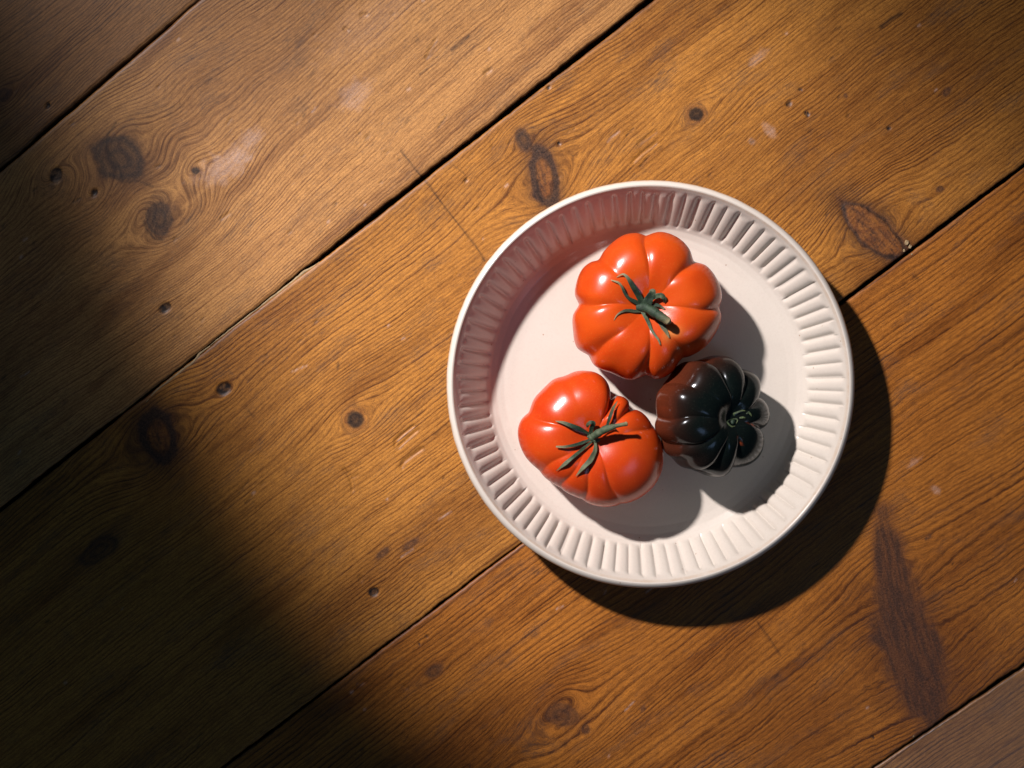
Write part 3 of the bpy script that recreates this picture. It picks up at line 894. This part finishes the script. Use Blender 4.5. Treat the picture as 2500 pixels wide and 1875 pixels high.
# --- upper tomato
O2 = (1380, 540); C2 = 4.045
cx, cy = 805, 845
out_a = to_out(cx, cy, C2, [(700, 112), (800, 125), (950, 108), (1120, 165), (1230, 260), (1295, 372), (1400, 430), (1490, 560), (1545, 740), (1545, 860), (1555, 950), (1510, 1090), (1400, 1240), (1260, 1330), (1130, 1400), (1050, 1500), (900, 1570), (800, 1545), (640, 1570), (470, 1500), (290, 1430), (215, 1340), (110, 1250), (72, 1080), (70, 930), (118, 825), (98, 720), (115, 620), (170, 470), (240, 400), (325, 365), (380, 280), (480, 185), (580, 130)])
cre_a = [(92, 0.061, 0.075), (46, 0.090, 0.12, -2), (-4, 0.078, 0.09, 2), (-56, 0.098, 0.10, 3), (-90, 0.090, 0.085), (-136, 0.070, 0.14, -4), (179, 0.074, 0.10), (134, 0.029, 0.20, 2)]
V, TH, AL, CM = fruit_mesh(out_a, cre_a, 32, 10.5, 0.42, boxy=0.76, seed=1)
sc = np.exp(-((((TH - R(-52) + math.pi) % (2 * math.pi) - math.pi) / 0.25) ** 2)) * np.exp(-((AL - 0.42) / 0.12) ** 2)
tomA, bvA = make_fruit("tomato", "largest orange-red ribbed tomato at the top of the dish, with a thick cut green stem", O2[0] + cx / C2, O2[1] + cy / C2, V, CM, M_red1, scar=sc)

def sepA(pts, w, l, mat=M_leafd, **kw): return strand("sepal", pts, w, l, bvA, mat, tomA, O2, C2, **kw)
sepA([(780, 830), (735, 760), (695, 690), (650, 615), (612, 550), (570, 516), (530, 540), (505, 555)], [30, 40, 36, 34, 22, 12, 8, 3], [3, 4, 5, 5, 4, 3, 1.5, 0.5], seed=1)
sepA([(780, 840), (690, 795), (630, 765), (590, 720), (562, 650), (530, 605), (450, 580)], [26, 26, 24, 18, 16, 14, 5], [3, 3, 2.5, 2, 3, 3, 2], seed=2)
sepA([(780, 880), (690, 890), (640, 882), (590, 882), (540, 902), (505, 930), (480, 980)], [22, 22, 22, 18, 12, 7, 3], [3, 2, 1.5, 1.5, 1.2, 1, 0.4], seed=3, mat=M_leafd, tip=(0.1, 0.9))
sepA([(760, 890), (795, 950), (825, 1010), (845, 1065), (885, 1125), (922, 1170), (940, 1225)], [22, 26, 24, 18, 16, 14, 7], [3, 2.5, 2, 2, 2, 1.6, 1], seed=4, mat=M_leafp, tip=(0, 0.6))
sepA([(880, 930), (925, 985), (965, 1040), (1000, 1095), (1028, 1155)], [16, 28, 32, 24, 5], [2, 1.5, 1.2, 1.2, 0.8], seed=5, mat=M_leafd, tip=(0.15, 0.5))
sepA([(800, 850), (820, 780), (850, 730), (870, 690), (830, 690)], [50, 60, 58, 40, 14], [5, 7, 8, 7, 5], seed=6, tip=(0, 0.3))
sepA([(850, 760), (905, 735), (950, 730), (985, 770), (980, 808)], [30, 34, 34, 28, 16], [6, 7, 6.5, 4, 1.5], seed=7, mat=M_leafp, tip=(0, 0.1))
sepA([(850, 840), (890, 825), (935, 835), (985, 870)], [24, 24, 20, 8], [5, 4, 3, 1], seed=8, tip=(0, 0.5))
sepA([(700, 850), (760, 850), (830, 860), (880, 880)], [30, 56, 60, 30], [2.5, 4, 4.5, 4], seed=9, tip=(0, 0), flat=0.8)
strand("stem", [(790, 850), (850, 880), (920, 925), (985, 968), (1008, 985)], [56, 56, 50, 48, 44], [7, 9.5, 10.5, 10.5, 10], bvA, M_leafd, tomA, O2, C2, flat=0.95, cup=0, tip=(0, 0.25), k=16, seed=11, rough=0.15)
strand("stem_end", [(994, 974), (1014, 988), (1030, 1000), (1040, 1008)], [46, 42, 26, 8], [10.2, 10, 9, 8.0], bvA, M_cut, tomA, O2, C2, flat=0.95, cup=0, tip=(0, 0), k=14, seed=12)

# --- lower left tomato
O3 = (1240, 880); C3 = 4.365
cx, cy = 905, 815
out_b = to_out(cx, cy, C3, [(105, 800), (130, 650), (215, 530), (280, 400), (380, 290), (490, 195), (610, 155), (720, 110), (830, 98), (960, 122), (1070, 205), (1120, 320), (1118, 385), (1180, 362), (1290, 425), (1315, 515), (1400, 525), (1530, 640), (1620, 800), (1665, 1000), (1640, 1200), (1530, 1380), (1350, 1500), (1130, 1558), (920, 1545), (730, 1465), (600, 1400), (500, 1330), (400, 1260), (300, 1160), (170, 1010)])
cre_b = [(161, 0.057, 0.09, 0), (114, 0.016, 0.28), (62, 0.228, 0.12, 3), (36, 0.090, 0.11), (6, 0.066, 0.15, 6), (-70, 0.057, 0.07, 2), (-98, 0.049, 0.08), (-122, 0.049, 0.09), (-148, 0.057, 0.15, 0)]
V, TH, AL, CM = fruit_mesh(out_b, cre_b, 29, 8.5, 0.38, boxy=0.78, seed=4)
tomB, bvB = make_fruit("tomato", "red ribbed tomato at lower left in the dish, one deep fold, thin spread green sepals", O3[0] + cx / C3, O3[1] + cy / C3, V, CM, M_red2)
def sepB(pts, w, l, mat=M_leafd, **kw): return strand("sepal", pts, w, l, bvB, mat, tomB, O3, C3, **kw)
sepB([(900, 810), (835, 765), (750, 722), (665, 692), (590, 662), (505, 645)], [18, 22, 32, 30, 22, 4], [3, 4, 5, 5, 4, 2.5], seed=21, tip=(0, 0.5))
sepB([(900, 830), (850, 855), (780, 882), (700, 906), (600, 922), (512, 918)], [16, 20, 26, 24, 18, 12], [3, 3, 3, 3.5, 3.5, 3], seed=22, tip=(0, 0.8))
sepB([(905, 850), (870, 885), (790, 950), (705, 1020), (612, 1100), (512, 1180)], [12, 18, 24, 26, 28, 3], [3, 3, 3, 3, 3, 1.5], seed=23, mat=M_leafp, tip=(0, 0.4))
sepB([(925, 850), (935, 900), (930, 965), (880, 1065), (800, 1145), (722, 1235)], [16, 24, 34, 38, 32, 3], [3, 3.5, 4, 4, 3.5, 1.5], seed=24, mat=M_leafp, tip=(0.1, 0.35))
sepB([(960, 760), (1060, 690), (1090, 595), (1122, 505), (1168, 432)], [10, 18, 26, 24, 4], [3, 3, 6, 8, 8], seed=25, tip=(0, 0.6))
sepB([(880, 780), (890, 720), (915, 668), (880, 655), (845, 690), (850, 712)], [30, 34, 32, 26, 24, 12], [3, 4, 6, 6.5, 4.5, 3], seed=26, tip=(0, 0.3))
sepB([(960, 760), (1010, 712), (1065, 690), (1110, 702), (1160, 742)], [12, 14, 14, 14, 5], [8, 9, 9, 7, 3], seed=27, tip=(0, 0.2))
sepB([(850, 800), (900, 825), (950, 850), (985, 845)], [30, 50, 40, 16], [2.5, 3.5, 3.5, 2.5], seed=28, mat=M_leafp, tip=(0, 0), flat=0.7)
strand("stem", [(905, 815), (955, 780), (1010, 750), (1075, 722), (1120, 708), (1140, 700), (1200, 688), (1262, 676)], [44, 46, 44, 38, 36, 26, 25, 27], [6, 8.5, 10, 11, 11.5, 11.5, 11.5, 11.5], bvB, M_leafp, tomB, O3, C3, flat=0.95, cup=0, tip=(0.0, 0.35), k=16, seed=31, rough=0.14)
strand("stem_end", [(1252, 678), (1268, 674), (1276, 672)], [27, 27, 12], [11.5, 11.5, 11.5], bvB, M_cut, tomB, O3, C3, flat=0.95, cup=0, tip=(0, 0), k=12, seed=32)

# --- dark tomato, leaning so that its stem scar points right
O4 = (1580, 840); C4 = 4.88
rad = 146 * KK
cre_c = [(138, 0.06, 0.11, 8), (96, 0.10, 0.09, 10), (60, 0.13, 0.10, 6), (24, 0.14, 0.10), (-17, 0.16, 0.10), (-72, 0.13, 0.10, -4), (-104, 0.11, 0.09, -6), (-140, 0.08, 0.08, -10), (178, 0.07, 0.09, 4)]
out_c = [(0, 0.98), (25, 0.92), (42, 1.0), (60, 0.96), (80, 1.03), (99, 0.98), (118, 1.05), (136, 0.97), (156, 1.04), (176, 0.99), (192, 1.03), (207, 0.99), (218, 1.02), (230, 0.99), (245, 1.05), (259, 1.00), (274, 1.05), (288, 0.98), (316, 1.06), (343, 0.96)]
out_c = [(a, r * rad) for a, r in out_c]
V, TH, AL, CM = fruit_mesh(out_c, cre_c, 25, 6.5, 0.26, boxy=0.70, apow=(1.0, 0.95, 0.45), seed=9)
ripe = sstep(0.45, 1.9, AL) * (0.5 + 0.5 * np.cos(TH - R(158))) ** 1.4 * 0.85
ripe = ripe * (1 - 0.0)
angd = lambda a: ((TH - R(a) + math.pi) % (2 * math.pi) - math.pi)
scar = np.exp(-(angd(-17) / 0.05) ** 2) * np.exp(-((AL - 0.36) / 0.12) ** 2) + np.exp(-(angd(-72) / 0.09) ** 2) * np.exp(-((AL - 0.34) / 0.09) ** 2)
scar = 0.75 * np.clip(scar * sstep(0.45, 0.65, fbm(TH * 9, AL * 22, 3)), 0, 1)
rot = Matrix.Rotation(R(27), 4, Vector((0.10, 1, 0)).normalized())
tomC, bvC = make_fruit("tomato", "small near-black tomato with deep ribs and brown flank, leaning its stem scar to the right", O4[0] + 790 / C4, O4[1] + 850 / C4, V, CM, M_black, ripe=ripe, scar=scar, rot=rot)
def sepC(pts, w, l, mat=M_leafm, **kw): return strand("sepal", pts, [q * 0.7 for q in w], [q * 0.5 for q in l], bvC, mat, tomC, O4, C4, **kw)
sepC([(1040, 860), (1030, 830), (1070, 815), (1130, 790), (1170, 795)], [16, 22, 20, 18, 8], [0.5, 1.5, 2, 1.5, 1], seed=41, tip=(0, 0.3))
sepC([(1180, 830), (1210, 812), (1230, 835), (1245, 860)], [10, 22, 20, 8], [0.5, 1.2, 1.2, 0.6], seed=42, tip=(0, 0.3))
sepC([(1100, 880), (1140, 872), (1170, 880)], [16, 22, 10], [0.8, 1.6, 0.8], seed=43, tip=(0, 0.2))
sepC([(980, 900), (950, 925), (975, 960), (1010, 985), (1050, 975)], [10, 16, 18, 16, 8], [0.6, 1.3, 1.4, 1.2, 0.6], seed=44, tip=(0, 0.4))
sepC([(990, 905), (1030, 890), (1065, 890), (1078, 915), (1060, 945)], [10, 15, 15, 13, 6], [0.8, 1.4, 1.4, 1.3, 0.8], seed=45, tip=(0, 0.4))
strand("stem_scar", [(1000, 935), (1020, 930), (1042, 925)], [20, 36, 20], [0.6, 1.0, 0.6], bvC, M_leafd, tomC, O4, C4, flat=0.5, cup=0, tip=(0, 0), k=12, seed=46)
